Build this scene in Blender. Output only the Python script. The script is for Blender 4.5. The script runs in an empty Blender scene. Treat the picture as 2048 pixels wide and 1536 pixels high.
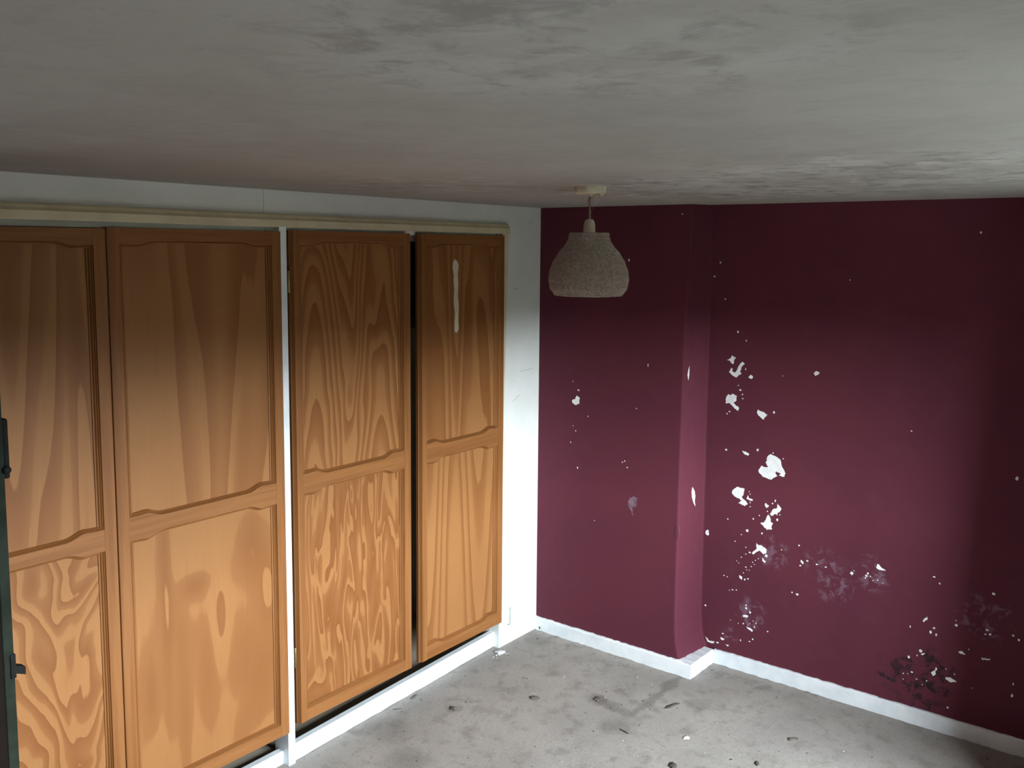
import bpy, bmesh, math, random
from mathutils import Matrix, Vector
random.seed(7)
scene = bpy.context.scene
COL = scene.collection

# ---------------------------------------------------------------- camera
cam_d = bpy.data.cameras.new('camera')
cam = bpy.data.objects.new('camera', cam_d); COL.objects.link(cam)
F_PX, PP_Y, YAW, PITCH, ROLL = 1826.4638, 693.788, 0.66192, -0.10673, 0.00836
cam_d.sensor_fit = 'HORIZONTAL'; cam_d.sensor_width = 36.0
cam_d.lens = F_PX / 2048 * 36.0
cam_d.shift_y = -(768 - PP_Y) / 2048
cam_d.clip_start = 0.05
_f = Vector((-math.sin(YAW)*math.cos(PITCH), math.cos(YAW)*math.cos(PITCH), math.sin(PITCH)))
_r0 = Vector((math.cos(YAW), math.sin(YAW), 0)); _u0 = _r0.cross(_f)
_r = math.cos(ROLL)*_r0 + math.sin(ROLL)*_u0; _u = -math.sin(ROLL)*_r0 + math.cos(ROLL)*_u0
_m = Matrix((( _r.x, _u.x, -_f.x, 2.62179), (_r.y, _u.y, -_f.y, -3.56627), (_r.z, _u.z, -_f.z, 1.9029), (0, 0, 0, 1)))
cam.matrix_world = _m
scene.camera = cam

# ---------------------------------------------------------------- light: an overcast sky seen through one low window in the right-hand wall
SKY = 118.0
WIN_Y0, WIN_Y1, WIN_Z0, WIN_Z1 = -2.25, -0.55, 1.0, 1.76
ROOM_X1, ROOM_Y0, H = 3.6, -4.6, 2.1
WALL_T = 0.18
world = bpy.data.worlds.new('world'); scene.world = world; world.use_nodes = True
wn = world.node_tree.nodes; wl = world.node_tree.links
bg = wn['Background']; bg.inputs['Strength'].default_value = SKY
bg.inputs['Color'].default_value = (0.86, 0.95, 1.0, 1)
pd = bpy.data.lights.new('window_right_offscreen', 'AREA'); pd.shape = 'RECTANGLE'
pd.size = WIN_Y1 - WIN_Y0; pd.size_y = WIN_Z1 - WIN_Z0; pd.cycles.is_portal = True
po = bpy.data.objects.new('window_right_offscreen', pd); COL.objects.link(po)
po.location = (ROOM_X1 + WALL_T - 0.02, (WIN_Y0 + WIN_Y1)/2, (WIN_Z0 + WIN_Z1)/2)
po.rotation_euler = (math.pi/2, 0, math.pi/2)   # points towards -X
vs = scene.view_settings
vs.view_transform = 'Standard'; vs.look = 'None'; vs.gamma = 1.0; vs.use_curve_mapping = False
vs.exposure = 0.0

# ---- traced outlines on the wall planes, metres (x, z)
BIG = [[(0.9184, 1.427),(0.9375, 1.4372),(0.9442, 1.4486),(0.9603, 1.439),(0.9513, 1.4275),(0.9514, 1.4167),(0.9438, 1.4104),(0.9354, 1.4219)], [(0.9921, 1.4244),(1.0012, 1.4175),(0.9879, 1.4026),(0.9836, 1.3871),(0.9792, 1.3794),(0.987, 1.3701),(0.9726, 1.3615),(0.96, 1.3525),(0.9452, 1.3607),(0.929, 1.3736),(0.9403, 1.3932),(0.9463, 1.3881),(0.9442, 1.3762),(0.9542, 1.3728),(0.9669, 1.3843),(0.9743, 1.4035),(0.9832, 1.4172)], [(1.03, 1.3711),(1.0409, 1.3601),(1.0334, 1.3517),(1.019, 1.358)], [(0.9142, 1.2517),(0.9255, 1.2749),(0.9348, 1.2706),(0.9462, 1.2779),(0.9669, 1.2705),(0.9649, 1.2485),(0.9512, 1.2382),(0.9789, 1.2173),(0.9723, 1.2042),(0.9468, 1.2223),(0.9352, 1.2342),(0.9144, 1.2319)], [(1.0643, 1.2215),(1.1078, 1.2043),(1.0893, 1.1792),(1.0669, 1.195),(1.0609, 1.2116)], [(1.3153, 1.4125),(1.3276, 1.4074),(1.3237, 1.3989),(1.3097, 1.3915),(1.3042, 1.4012)], [(0.995, 1.0281),(1.011, 1.026),(1.0279, 1.0174),(1.0226, 1.0087),(1.0067, 1.0121)], [(1.1245, 1.0316),(1.155, 1.0223),(1.169, 1.0129),(1.1766, 0.9819),(1.1932, 0.9569),(1.1866, 0.9396),(1.1635, 0.9405),(1.1712, 0.951),(1.1515, 0.9594),(1.1479, 0.9519),(1.1565, 0.9393),(1.1289, 0.9176),(1.0957, 0.9247),(1.0765, 0.938),(1.0715, 0.9513),(1.0854, 0.9745),(1.1021, 0.9692),(1.1161, 0.9747),(1.1041, 0.9891),(1.1107, 1.018)], [(0.9512, 0.8409),(0.9757, 0.8596),(1.0092, 0.8558),(1.0032, 0.8261),(0.9959, 0.8176),(1.0232, 0.7914),(1.0112, 0.7772),(0.9791, 0.7857),(0.9937, 0.798),(0.9863, 0.8063),(0.9639, 0.8119),(0.9489, 0.8261)], [(1.0227, 0.8295),(1.0302, 0.8165),(1.0496, 0.8153),(1.0448, 0.8073),(1.018, 0.812)], [(1.1048, 0.8087),(1.1216, 0.7977),(1.1123, 0.7865),(1.1035, 0.7967)], [(1.1588, 0.8154),(1.1778, 0.7964),(1.1712, 0.7811),(1.1596, 0.7743),(1.1622, 0.763),(1.1504, 0.7678),(1.1341, 0.7553),(1.1269, 0.7633),(1.1383, 0.7843),(1.1592, 0.7976)], [(1.1175, 0.7591),(1.1296, 0.7449),(1.1298, 0.7308),(1.1417, 0.7237),(1.1326, 0.7077),(1.1375, 0.6959),(1.1115, 0.6892),(1.097, 0.7053),(1.0839, 0.7146),(1.1015, 0.7205)], [(1.0671, 0.6178),(1.0768, 0.6102),(1.0889, 0.6128),(1.1155, 0.597),(1.111, 0.5792),(1.0991, 0.5742),(1.082, 0.5873),(1.0677, 0.5769),(1.0533, 0.5617),(1.0459, 0.5697),(1.0675, 0.5914)], [(1.0946, 0.5564),(1.1116, 0.5433),(1.1046, 0.5345),(1.0948, 0.5444)], [(1.1111, 0.5768),(1.1217, 0.572),(1.1161, 0.5612),(1.1055, 0.5646)], [(0.9897, 0.4519),(1.0033, 0.4428),(1.001, 0.431),(0.9899, 0.4397)], [(0.8234, 0.6259),(0.8338, 0.633),(0.8391, 0.6142),(0.834, 0.6042),(0.822, 0.6107)], [(1.2697, 0.5861),(1.2813, 0.5746),(1.277, 0.5666),(1.2676, 0.5762)], [(1.0076, 0.264),(1.0223, 0.2713),(1.0345, 0.2711),(1.0322, 0.2622),(1.0102, 0.2563)], [(1.0381, 0.294),(1.0479, 0.2893),(1.0441, 0.2819),(1.0368, 0.2829)], [(1.0255, 0.2148),(1.0451, 0.2129),(1.0574, 0.204),(1.0526, 0.1978),(1.0305, 0.2079)], [(0.8242, 0.1113),(0.8425, 0.0962),(0.8709, 0.0993),(0.8659, 0.0877),(0.8347, 0.0889)], [(0.9014, 0.1306),(0.9218, 0.1264),(0.9143, 0.1167),(0.9015, 0.1206)], [(0.9246, 0.1021),(0.9413, 0.1019),(0.9348, 0.094)], [(1.5837, 0.6382),(1.5938, 0.6361),(1.6001, 0.6288),(1.6186, 0.6178),(1.5945, 0.6157),(1.5813, 0.6223)], [(1.4823, 0.5839),(1.4909, 0.5792),(1.485, 0.5666),(1.4764, 0.5735)], [(1.7707, 0.4518),(1.7818, 0.4654),(1.7846, 0.4556),(1.7712, 0.4387),(1.7664, 0.4412)], [(1.7593, 0.3208),(1.7703, 0.3161),(1.7669, 0.3081),(1.7572, 0.3122)], [(1.7624, 0.3014),(1.781, 0.3085),(1.7743, 0.3001)], [(1.9003, 0.3505),(1.9148, 0.3584),(1.9275, 0.3465),(1.9109, 0.3453)], [(1.9819, 0.3497),(2.0145, 0.3553),(2.0061, 0.3482),(1.9844, 0.3443)], [(1.8051, 0.2355),(1.8209, 0.2511),(1.8239, 0.236),(1.8127, 0.2229)], [(1.858, 0.2306),(1.877, 0.2366),(1.9012, 0.2257),(1.8778, 0.2172),(1.8615, 0.2227)]]
BIGB = [[(0.225, 1.213),(0.241, 1.204),(0.239, 1.174),(0.217, 1.166),(0.204, 1.172),(0.197, 1.186),(0.217, 1.194)]]
DR = [(0.9688, 1.5533, 0.0052),(1.0074, 1.5175, 0.0034),(1.006, 1.3934, 0.0034),(0.9834, 1.2984, 0.0052),(0.9927, 1.2798, 0.0034),(0.9943, 1.2613, 0.0039),(0.9731, 1.3177, 0.003),(0.9333, 1.1966, 0.0039),(0.9218, 1.1855, 0.0034),(1.1368, 1.2163, 0.006),(0.9189, 1.0215, 0.0052),(1.0662, 1.0406, 0.0052),(1.1724, 1.3787, 0.0022),(1.0663, 1.0417, 0.0055),(1.1361, 1.038, 0.0032),(1.1818, 1.0195, 0.0028),(1.1378, 0.8124, 0.0037),(1.1493, 0.8263, 0.0046),(1.1602, 0.7438, 0.0055),(1.0509, 0.7263, 0.0041),(1.024, 0.6667, 0.0064),(1.0918, 0.6675, 0.0041),(0.9302, 0.7028, 0.0037),(0.9957, 0.6425, 0.0028),(0.9664, 0.6052, 0.0028),(1.0361, 0.5676, 0.0046),(1.0148, 0.4358, 0.0046),(1.0295, 0.4432, 0.0041),(0.9565, 0.3736, 0.0037),(0.9751, 0.3767, 0.0032),(0.9414, 0.3669, 0.0023),(1.296, 0.5873, 0.0046),(1.2326, 0.4294, 0.0037),(1.2558, 0.4261, 0.0055),(1.3375, 0.5804, 0.0041),(1.3753, 0.5775, 0.0037),(1.2592, 0.6483, 0.0037),(1.1814, 0.6113, 0.0028),(1.0634, 0.5373, 0.0028),(1.0514, 0.5249, 0.0028),(1.0444, 0.5038, 0.0028),(1.0189, 0.4955, 0.0032),(1.008, 0.4661, 0.0028),(1.0769, 0.5476, 0.0028),(0.9971, 0.5371, 0.0028),(1.0181, 0.5564, 0.0028),(1.0177, 0.5879, 0.0028),(0.9306, 0.4295, 0.0028),(0.9143, 0.4316, 0.0032),(1.0353, 0.7984, 0.0028),(1.0355, 0.7793, 0.0028),(1.0297, 0.8474, 0.0023),(1.0347, 0.8364, 0.0023),(1.1149, 0.7728, 0.0028),(1.0785, 0.7469, 0.0028),(1.1714, 0.7681, 0.0028),(0.9851, 0.5074, 0.0023),(0.975, 0.5149, 0.0023),(1.0349, 0.4846, 0.0023),(1.0226, 0.4842, 0.0023),(1.0589, 0.5169, 0.0023),(1.0233, 0.3023, 0.0054),(1.0231, 0.3169, 0.0036),(0.8853, 0.0984, 0.0054),(0.9114, 0.15, 0.0041),(0.8231, 0.2652, 0.0045),(0.9983, 0.1417, 0.0041),(1.0411, 0.1479, 0.0041),(1.0565, 0.1631, 0.0045),(1.1254, 0.2195, 0.0036),(1.0713, 0.2435, 0.0032),(1.0634, 0.2238, 0.0036),(0.986, 0.2203, 0.0023),(1.0106, 0.2255, 0.0036),(1.5485, 0.5905, 0.0045),(1.5428, 0.5781, 0.0045),(1.539, 0.5683, 0.0036),(1.5591, 0.5797, 0.0023),(1.5879, 0.5703, 0.0032),(1.2658, 0.5589, 0.0041),(1.5698, 0.5646, 0.0023),(1.0567, 0.2502, 0.0023),(0.9485, 0.2259, 0.0023),(1.0327, 0.2242, 0.0023),(1.0399, 0.2335, 0.0023),(1.4927, 0.5885, 0.0023),(1.6084, 0.5629, 0.0018),(1.824, 0.2558, 0.005),(1.7203, 0.276, 0.0055),(1.7202, 0.4062, 0.0039),(1.8092, 0.4243, 0.005),(1.7974, 0.4036, 0.0061),(1.8181, 0.3988, 0.005),(1.8893, 0.4578, 0.0055),(1.9969, 0.4679, 0.005),(2.0076, 0.4536, 0.0055),(1.9917, 0.4491, 0.0039),(2.1053, 0.4584, 0.0055),(2.0858, 0.4705, 0.0044),(2.0937, 0.2305, 0.0055),(1.8724, 0.1072, 0.005),(1.7337, 0.215, 0.0044),(1.7903, 0.1943, 0.0033),(1.8909, 0.2541, 0.0033),(1.8597, 0.2667, 0.0028),(2.0127, 0.6177, 0.0066),(1.8222, 0.6132, 0.0039),(1.8015, 0.6351, 0.0044),(1.7509, 0.2915, 0.0033),(1.7014, 0.199, 0.0028),(1.7182, 0.2032, 0.0022),(1.7524, 0.1905, 0.0028),(1.7022, 0.1747, 0.0022),(1.7745, 0.1731, 0.0022),(1.9375, 0.3718, 0.0033),(1.8871, 0.4764, 0.0028),(2.0955, 0.2781, 0.0039),(1.957, 0.2172, 0.0022),(2.0676, 1.0786, 0.0066),(1.9054, 1.977, 0.0044),(0.8839, 1.8523, 0.0044),(0.8562, 1.7909, 0.0044),(0.9088, 1.6943, 0.0044),(0.8309, 1.9905, 0.0055),(0.8314, 1.9298, 0.0066),(0.8244, 1.9124, 0.0066),(1.6947, 1.2087, 0.0033),(1.4405, 1.7915, 0.0026)]
DB = [(0.234, 1.239, 0.0055),(0.29, 1.12, 0.0028),(0.206, 1.064, 0.0021),(0.222, 1.041, 0.0028),(0.194, 0.982, 0.0028),(0.551, 1.187, 0.0028),(0.606, 1.394, 0.0028),(0.606, 1.387, 0.0028),(0.484, 0.928, 0.0034),(0.496, 0.935, 0.0034),(0.51, 0.907, 0.0034),(0.236, 0.863, 0.0041),(0.202, 1.278, 0.0028),(0.337, 0.623, 0.0021),(0.495, 1.858, 0.0055),(0.756, 2.059, 0.0033)]
SMUDGE = [(0.52, 0.756),(0.544, 0.779),(0.565, 0.775),(0.566, 0.735),(0.542, 0.723),(0.547, 0.687),(0.53, 0.714),(0.519, 0.73)]
HAZE = [(0.09, 1.0416, 0.2867),(0.06, 0.9346, 0.1444),(0.09, 1.1413, 0.5907),(0.09, 1.5668, 0.5919),(0.1, 1.3614, 0.5836),(0.1, 1.4162, 0.5078),(0.06, 1.35, 0.6143),(0.12, 1.9879, 0.5061)]
MOULD = [(0.14, 1.767, 0.1585),(0.1, 1.7457, 0.2165),(0.09, 1.6596, 0.1899),(0.1, 1.8189, 0.271)]
FILLER = [(-0.626, 1.858),(-0.61, 1.848),(-0.602, 1.83),(-0.609, 1.792),(-0.604, 1.748),(-0.608, 1.701),(-0.601, 1.654),(-0.604, 1.606),(-0.601, 1.559),(-0.612, 1.542),(-0.626, 1.546),(-0.627, 1.584),(-0.624, 1.631),(-0.633, 1.679),(-0.628, 1.725),(-0.633, 1.766),(-0.631, 1.79),(-0.639, 1.819),(-0.637, 1.845)]

# ---------------------------------------------------------------- helpers
def tag(o, label=None, cat=None, group=None, kind=None):
    if label: o['label'] = label
    if cat: o['category'] = cat
    if group: o['group'] = group
    if kind: o['kind'] = kind
    return o
def empty(name, loc=(0,0,0)):
    o = bpy.data.objects.new(name, None); COL.objects.link(o); o.location = loc
    o.empty_display_size = 0.05
    return o
def obj(name, bm, mat, parent=None, smooth=False):
    bmesh.ops.recalc_face_normals(bm, faces=bm.faces[:])
    me = bpy.data.meshes.new(name); bm.to_mesh(me); bm.free()
    if smooth:
        for p in me.polygons: p.use_smooth = True
    me.materials.append(mat)
    o = bpy.data.objects.new(name, me); COL.objects.link(o)
    if parent: o.parent = parent
    return o
def struct(name, bm, mat, label=None, parent=None):
    o = obj(name, bm, mat, parent)
    if not parent: o['kind'] = 'structure'
    if label: o['label'] = label
    return o
def box(bm, x0, x1, y0, y1, z0, z1, bev=0.0):
    vs_ = [bm.verts.new(c) for c in ((x0,y0,z0),(x1,y0,z0),(x1,y1,z0),(x0,y1,z0),(x0,y0,z1),(x1,y0,z1),(x1,y1,z1),(x0,y1,z1))]
    fs = [bm.faces.new([vs_[i] for i in q]) for q in ((3,2,1,0),(4,5,6,7),(0,1,5,4),(1,2,6,5),(2,3,7,6),(3,0,4,7))]
    if bev > 0:
        es = list({e for f in fs for e in f.edges})
        bmesh.ops.bevel(bm, geom=es, offset=bev, segments=2, affect='EDGES', profile=0.6)
    return bm
def bx(*a, bev=0.0): return box(bmesh.new(), *a, bev=bev)
def loft(bm, rings, closed=True, caps=True):
    """rings: list of equal-length point lists, closed sections."""
    R = [[bm.verts.new(p) for p in r] for r in rings]
    n = len(R[0])
    for a, b in zip(R, R[1:]):
        for i in range(n if closed else n-1):
            j = (i+1) % n
            bm.faces.new((a[i], a[j], b[j], b[i]))
    if caps and closed:
        bm.faces.new(R[0]); bm.faces.new(R[-1][::-1])
    return bm
def lathe(bm, prof, seg=32, cx=0, cy=0, cap=True):
    rings = [[(cx+r*math.cos(2*math.pi*k/seg), cy+r*math.sin(2*math.pi*k/seg), z) for k in range(seg)] for z, r in prof]
    return loft(bm, rings, True, cap)
def tube(bm, pts, r, seg=8, taper=None):
    rings = []
    P = [Vector(p) for p in pts]
    for i, p in enumerate(P):
        t = (P[min(i+1, len(P)-1)] - P[max(i-1, 0)]).normalized()
        a = t.orthogonal().normalized() if i == 0 else (a - t*a.dot(t)).normalized()
        b = t.cross(a); rr = r if taper is None else r*taper[i]
        rings.append([p + rr*(a*math.cos(2*math.pi*k/seg) + b*math.sin(2*math.pi*k/seg)) for k in range(seg)])
    return loft(bm, rings)
def torus(bm, R, r, z, seg=48, s2=6):
    rings = [[((R+r*math.cos(2*math.pi*j/s2))*math.cos(2*math.pi*i/seg), (R+r*math.cos(2*math.pi*j/s2))*math.sin(2*math.pi*i/seg), z+r*math.sin(2*math.pi*j/s2)) for j in range(s2)] for i in range(seg)]
    rings.append(rings[0])
    loft(bm, rings, True, False); bmesh.ops.remove_doubles(bm, verts=bm.verts[:], dist=1e-6)
    return bm

# ---------------------------------------------------------------- materials
class NT:
    def __init__(s, name, rough=0.6, spec=0.3):
        s.m = bpy.data.materials.new(name); s.m.use_nodes = True
        s.t = s.m.node_tree; s.b = s.t.nodes['Principled BSDF']
        s.b.inputs['Roughness'].default_value = rough
        s.b.inputs['Specular IOR Level'].default_value = spec
    def n(s, typ, **kw):
        nd = s.t.nodes.new('ShaderNode'+typ)
        for k, v in kw.items(): setattr(nd, k, v)
        return nd
    def l(s, a, b): s.t.links.new(a, b)
    def put(s, sock, v):
        if isinstance(v, (int, float, tuple)): sock.default_value = v
        else: s.l(v, sock)
    def math(s, op, a, b=0.0, c=None, clamp=False):
        nd = s.n('Math', operation=op, use_clamp=clamp)
        s.put(nd.inputs[0], a); s.put(nd.inputs[1], b)
        if c is not None: s.put(nd.inputs[2], c)
        return nd.outputs[0]
    def coords(s, kind='Object', scale=(1,1,1), loc=(0,0,0)):
        tc = s.n('TexCoord'); mp = s.n('Mapping')
        mp.inputs['Scale'].default_value = scale; mp.inputs['Location'].default_value = loc
        s.l(tc.outputs[kind], mp.inputs['Vector']); return mp.outputs[0]
    def noise(s, vec, scale=5, detail=3, rough=0.5, dist=0.0):
        nd = s.n('TexNoise'); s.l(vec, nd.inputs['Vector'])
        nd.inputs['Scale'].default_value = scale; nd.inputs['Detail'].default_value = detail
        nd.inputs['Roughness'].default_value = rough; nd.inputs['Distortion'].default_value = dist
        return nd.outputs['Fac']
    def ramp(s, fac, stops, interp='LINEAR'):
        nd = s.n('ValToRGB'); r = nd.color_ramp; r.interpolation = interp
        while len(r.elements) < len(stops): r.elements.new(0.5)
        for e, (p, c) in zip(r.elements, stops):
            e.position = p; e.color = c if len(c) == 4 else (*c, 1)
        s.l(fac, nd.inputs[0]); return nd.outputs[0]
    def sstep(s, v, lo, hi):
        nd = s.n('MapRange', interpolation_type='SMOOTHSTEP'); s.l(v, nd.inputs[0])
        nd.inputs[1].default_value = lo; nd.inputs[2].default_value = hi
        return nd.outputs[0]
    def mix(s, fac, a, b, mode='MIX'):
        nd = s.n('Mix', data_type='RGBA', blend_type=mode)
        s.put(nd.inputs[0], fac)
        for i, v in ((6, a), (7, b)):
            if isinstance(v, tuple): nd.inputs[i].default_value = v if len(v) == 4 else (*v, 1)
            else: s.l(v, nd.inputs[i])
        return nd.outputs[2]
    def color(s, c): s.put(s.b.inputs['Base Color'], (*c, 1) if isinstance(c, tuple) and len(c) == 3 else c); return s
    def bump(s, h, strength=0.2, dist=0.005):
        nd = s.n('Bump'); nd.inputs['Strength'].default_value = strength; nd.inputs['Distance'].default_value = dist
        s.l(h, nd.inputs['Height']); s.l(nd.outputs[0], s.b.inputs['Normal']); return s
    def sep(s, vec):
        nd = s.n('SeparateXYZ'); s.l(vec, nd.inputs[0]); return nd.outputs

def mat_paint(name, c, c2, rough=0.55, nscale=3.0, spec=0.3, bump=0.15):
    k = NT(name, rough, spec); v = k.coords()
    f = k.noise(v, nscale, 4, 0.6)
    fine = k.noise(v, 60, 3, 0.6)
    base = k.mix(k.sstep(f, 0.35, 0.7), c, c2)
    k.color(base); k.bump(fine, bump, 0.002); return k.m

M = {}
M['white_wall'] = mat_paint('white_emulsion', (0.78,0.80,0.78), (0.70,0.73,0.70))
M['white_gloss'] = mat_paint('white_gloss_paint', (0.82,0.87,0.90), (0.70,0.76,0.80), 0.35, 9.0, 0.4)
M['cream'] = mat_paint('cream_gloss_paint', (0.68,0.60,0.42), (0.58,0.50,0.34), 0.4, 7.0, 0.4)
M['closet_in'] = mat_paint('bare_closet_lining', (0.32,0.27,0.21), (0.26,0.22,0.17), 0.9)
M['plastic'] = mat_paint('white_plastic', (0.78,0.80,0.76), (0.72,0.74,0.70), 0.35, 20)
M['plaster'] = mat_paint('bare_plaster', (0.86,0.88,0.88), (0.74,0.76,0.77), 0.9, 40.0, 0.1)
M['room'] = mat_paint('plum_room_paint', (0.10,0.027,0.040), (0.09,0.024,0.037))
M['brass'] = mat_paint('aged_brass', (0.45,0.33,0.16), (0.30,0.22,0.10), 0.35, 60)
M['brass'].node_tree.nodes['Principled BSDF'].inputs['Metallic'].default_value = 0.9
M['iron'] = mat_paint('black_iron', (0.010,0.011,0.010), (0.006,0.006,0.006), 0.65, 40, 0.12)
M['green_edge'] = mat_paint('old_green_paint', (0.020,0.027,0.019), (0.012,0.016,0.011), 0.7, 14, 0.08)
M['dark_wood'] = mat_paint('dark_brown_stain', (0.05,0.022,0.012), (0.03,0.014,0.008), 0.65, 8, 0.1)
M['fluff'] = mat_paint('brown_fluff', (0.16,0.14,0.125), (0.085,0.075,0.068), 0.95, 60)
M['twig'] = mat_paint('dry_twig', (0.10,0.088,0.076), (0.06,0.053,0.046), 0.9, 60)
M['chip'] = mat_paint('white_paint_flake', (0.75,0.76,0.78), (0.65,0.66,0.68), 0.7, 60)
M['cord'] = mat_paint('brown_flex', (0.27,0.19,0.15), (0.18,0.125,0.095), 0.7, 50)
M['holder'] = mat_paint('aged_white_plastic', (0.60,0.53,0.45), (0.52,0.45,0.38), 0.4, 30)
M['rose'] = mat_paint('yellowed_plastic', (0.62,0.58,0.45), (0.45,0.40,0.28), 0.45, 18)
M['blister'] = mat_paint('blistered_maroon', (0.125,0.032,0.046), (0.11,0.028,0.042), 0.6, 20)
M['smudge'] = mat_paint('chalky_smear', (0.20,0.13,0.17), (0.13,0.06,0.085), 0.8, 45)

def mat_maroon(haze=(), mould=()):
    k = NT('maroon_emulsion', 0.75, 0.12); v = k.coords()
    n1 = k.noise(v, 2.2, 4, 0.6); n2 = k.noise(v, 9, 4, 0.6); fine = k.noise(v, 140, 3, 0.6)
    c = k.mix(k.sstep(n1, 0.3, 0.7), (0.114,0.027,0.042), (0.100,0.024,0.040))
    c = k.mix(k.math('MULTIPLY', k.sstep(n2, 0.5, 0.8), 0.35), c, (0.125,0.038,0.05))
    X, Y, Z = k.sep(v)
    def spots(L, thr):
        tot = None
        for r, x, z in L:
            d = k.math('SQRT', k.math('ADD', k.math('POWER', k.math('ABSOLUTE', k.math('SUBTRACT', X, x)), 2.0), k.math('POWER', k.math('ABSOLUTE', k.math('SUBTRACT', Z, z)), 2.0)))
            s = k.math('SUBTRACT', 1.0, k.math('DIVIDE', d, r), clamp=True)
            tot = s if tot is None else k.math('MAXIMUM', tot, s)
        n = k.noise(v, 26, 5, 0.65, 0.6)
        return k.sstep(k.math('MULTIPLY', k.math('POWER', tot, 0.6), k.sstep(n, 0.42, 0.72)), thr, thr+0.5)
    if haze: c = k.mix(k.math('MULTIPLY', spots(haze, 0.05), 0.34), c, (0.27,0.20,0.26))
    if mould: c = k.mix(k.math('MULTIPLY', spots(mould, 0.02), 0.95), c, (0.022,0.016,0.018))
    k.color(c); k.bump(k.math('ADD', fine, k.math('MULTIPLY', n2, 1.5)), 0.18, 0.003); return k.m

def mat_ceiling():
    k = NT('stained_distemper', 0.7, 0.25); v = k.coords()
    n1 = k.noise(v, 13.0, 6, 0.70, 0.5); n0 = k.noise(v, 0.9, 3, 0.5); n3 = k.noise(v, 34, 4, 0.6); n5 = k.noise(v, 6.0, 4, 0.6, 0.4)
    c = k.mix(k.sstep(n0, 0.35, 0.65), (0.365,0.348,0.315), (0.315,0.298,0.272))
    X, Y, Z = k.sep(v)
    def patch(x, y, r):   # damp areas where the distemper has streaked
        d = k.math('SQRT', k.math('ADD', k.math('POWER', k.math('ABSOLUTE', k.math('SUBTRACT', X, x)), 2.0), k.math('POWER', k.math('ABSOLUTE', k.math('SUBTRACT', Y, y)), 2.0)))
        return k.math('SUBTRACT', 1.0, k.sstep(d, r*0.45, r))
    a = k.math('MAXIMUM', k.math('MAXIMUM', patch(1.95,-1.15,0.72), patch(1.35,-0.75,0.85)), k.math('MAXIMUM', k.math('MULTIPLY', patch(2.08,-2.80,0.42), 0.65), k.math('MAXIMUM', k.math('MULTIPLY', patch(0.65,-1.40,0.55), 0.6), 0.16)))
    c = k.mix(k.math('MULTIPLY', k.math('MULTIPLY', k.sstep(n5, 0.42, 0.62), a), 0.75), c, (0.47,0.465,0.44))
    c = k.mix(k.math('MULTIPLY', k.math('MULTIPLY', k.sstep(n1, 0.46, 0.66), a), 0.72), c, (0.155,0.145,0.138))
    c = k.mix(k.math('MULTIPLY', k.sstep(n3, 0.55, 0.75), 0.16), c, (0.20,0.187,0.175))
    k.color(c); k.bump(k.math('ADD', n3, n1), 0.25, 0.003); return k.m

def mat_carpet(crease, stains):
    k = NT('worn_beige_carpet', 0.95, 0.05); v = k.coords()
    n1 = k.noise(v, 2.0, 5, 0.6, 0.2); n2 = k.noise(v, 11, 5, 0.65, 0.3); n3 = k.noise(v, 190, 3, 0.75); n4 = k.noise(v, 45, 4, 0.7)
    c = k.mix(k.sstep(n1, 0.35, 0.65), (0.408,0.383,0.354), (0.338,0.317,0.294))
    c = k.mix(k.math('MULTIPLY', k.sstep(n2, 0.48, 0.70), 0.62), c, (0.213,0.194,0.173))
    c = k.mix(k.math('MULTIPLY', k.sstep(n4, 0.54, 0.74), 0.55), c, (0.168,0.149,0.134))
    c = k.mix(k.math('MULTIPLY', k.sstep(n3, 0.40, 0.70), 0.42), c, (0.198,0.183,0.168))
    X, Y, Z = k.sep(v)
    wob = k.math('MULTIPLY', k.math('SUBTRACT', k.noise(v, 14, 3, 0.6), 0.5), 0.10)
    for x0, y0, x1, y1, w in crease:
        L = math.hypot(x1-x0, y1-y0); ux, uy = (x1-x0)/L, (y1-y0)/L
        dx = k.math('SUBTRACT', X, x0); dy = k.math('SUBTRACT', Y, y0)
        al = k.math('ADD', k.math('MULTIPLY', dx, ux), k.math('MULTIPLY', dy, uy))
        ac = k.math('ABSOLUTE', k.math('ADD', wob, k.math('SUBTRACT', k.math('MULTIPLY', dx, uy), k.math('MULTIPLY', dy, ux))))
        inl = k.math('MULTIPLY', k.sstep(al, -0.03, 0.06), k.math('SUBTRACT', 1.0, k.sstep(al, L-0.05, L+0.05)))
        f = k.math('MULTIPLY', inl, k.math('SUBTRACT', 1.0, k.sstep(ac, w*0.2, w)))
        c = k.mix(k.math('MULTIPLY', f, 0.55), c, (0.149,0.137,0.124))
    for x, y, r, a in stains:
        d = k.math('SQRT', k.math('ADD', k.math('POWER', k.math('ABSOLUTE', k.math('SUBTRACT', X, x)), 2.0), k.math('POWER', k.math('ABSOLUTE', k.math('SUBTRACT', Y, y)), 2.0)))
        f = k.math('MULTIPLY', k.math('SUBTRACT', 1.0, k.sstep(k.math('ADD', d, wob), r*0.25, r)), a)
        c = k.mix(f, c, (0.129,0.118,0.109))
    k.color(c); k.bump(k.math('ADD', n3, k.math('MULTIPLY', n4, 0.6)), 0.5, 0.006); return k.m

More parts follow.
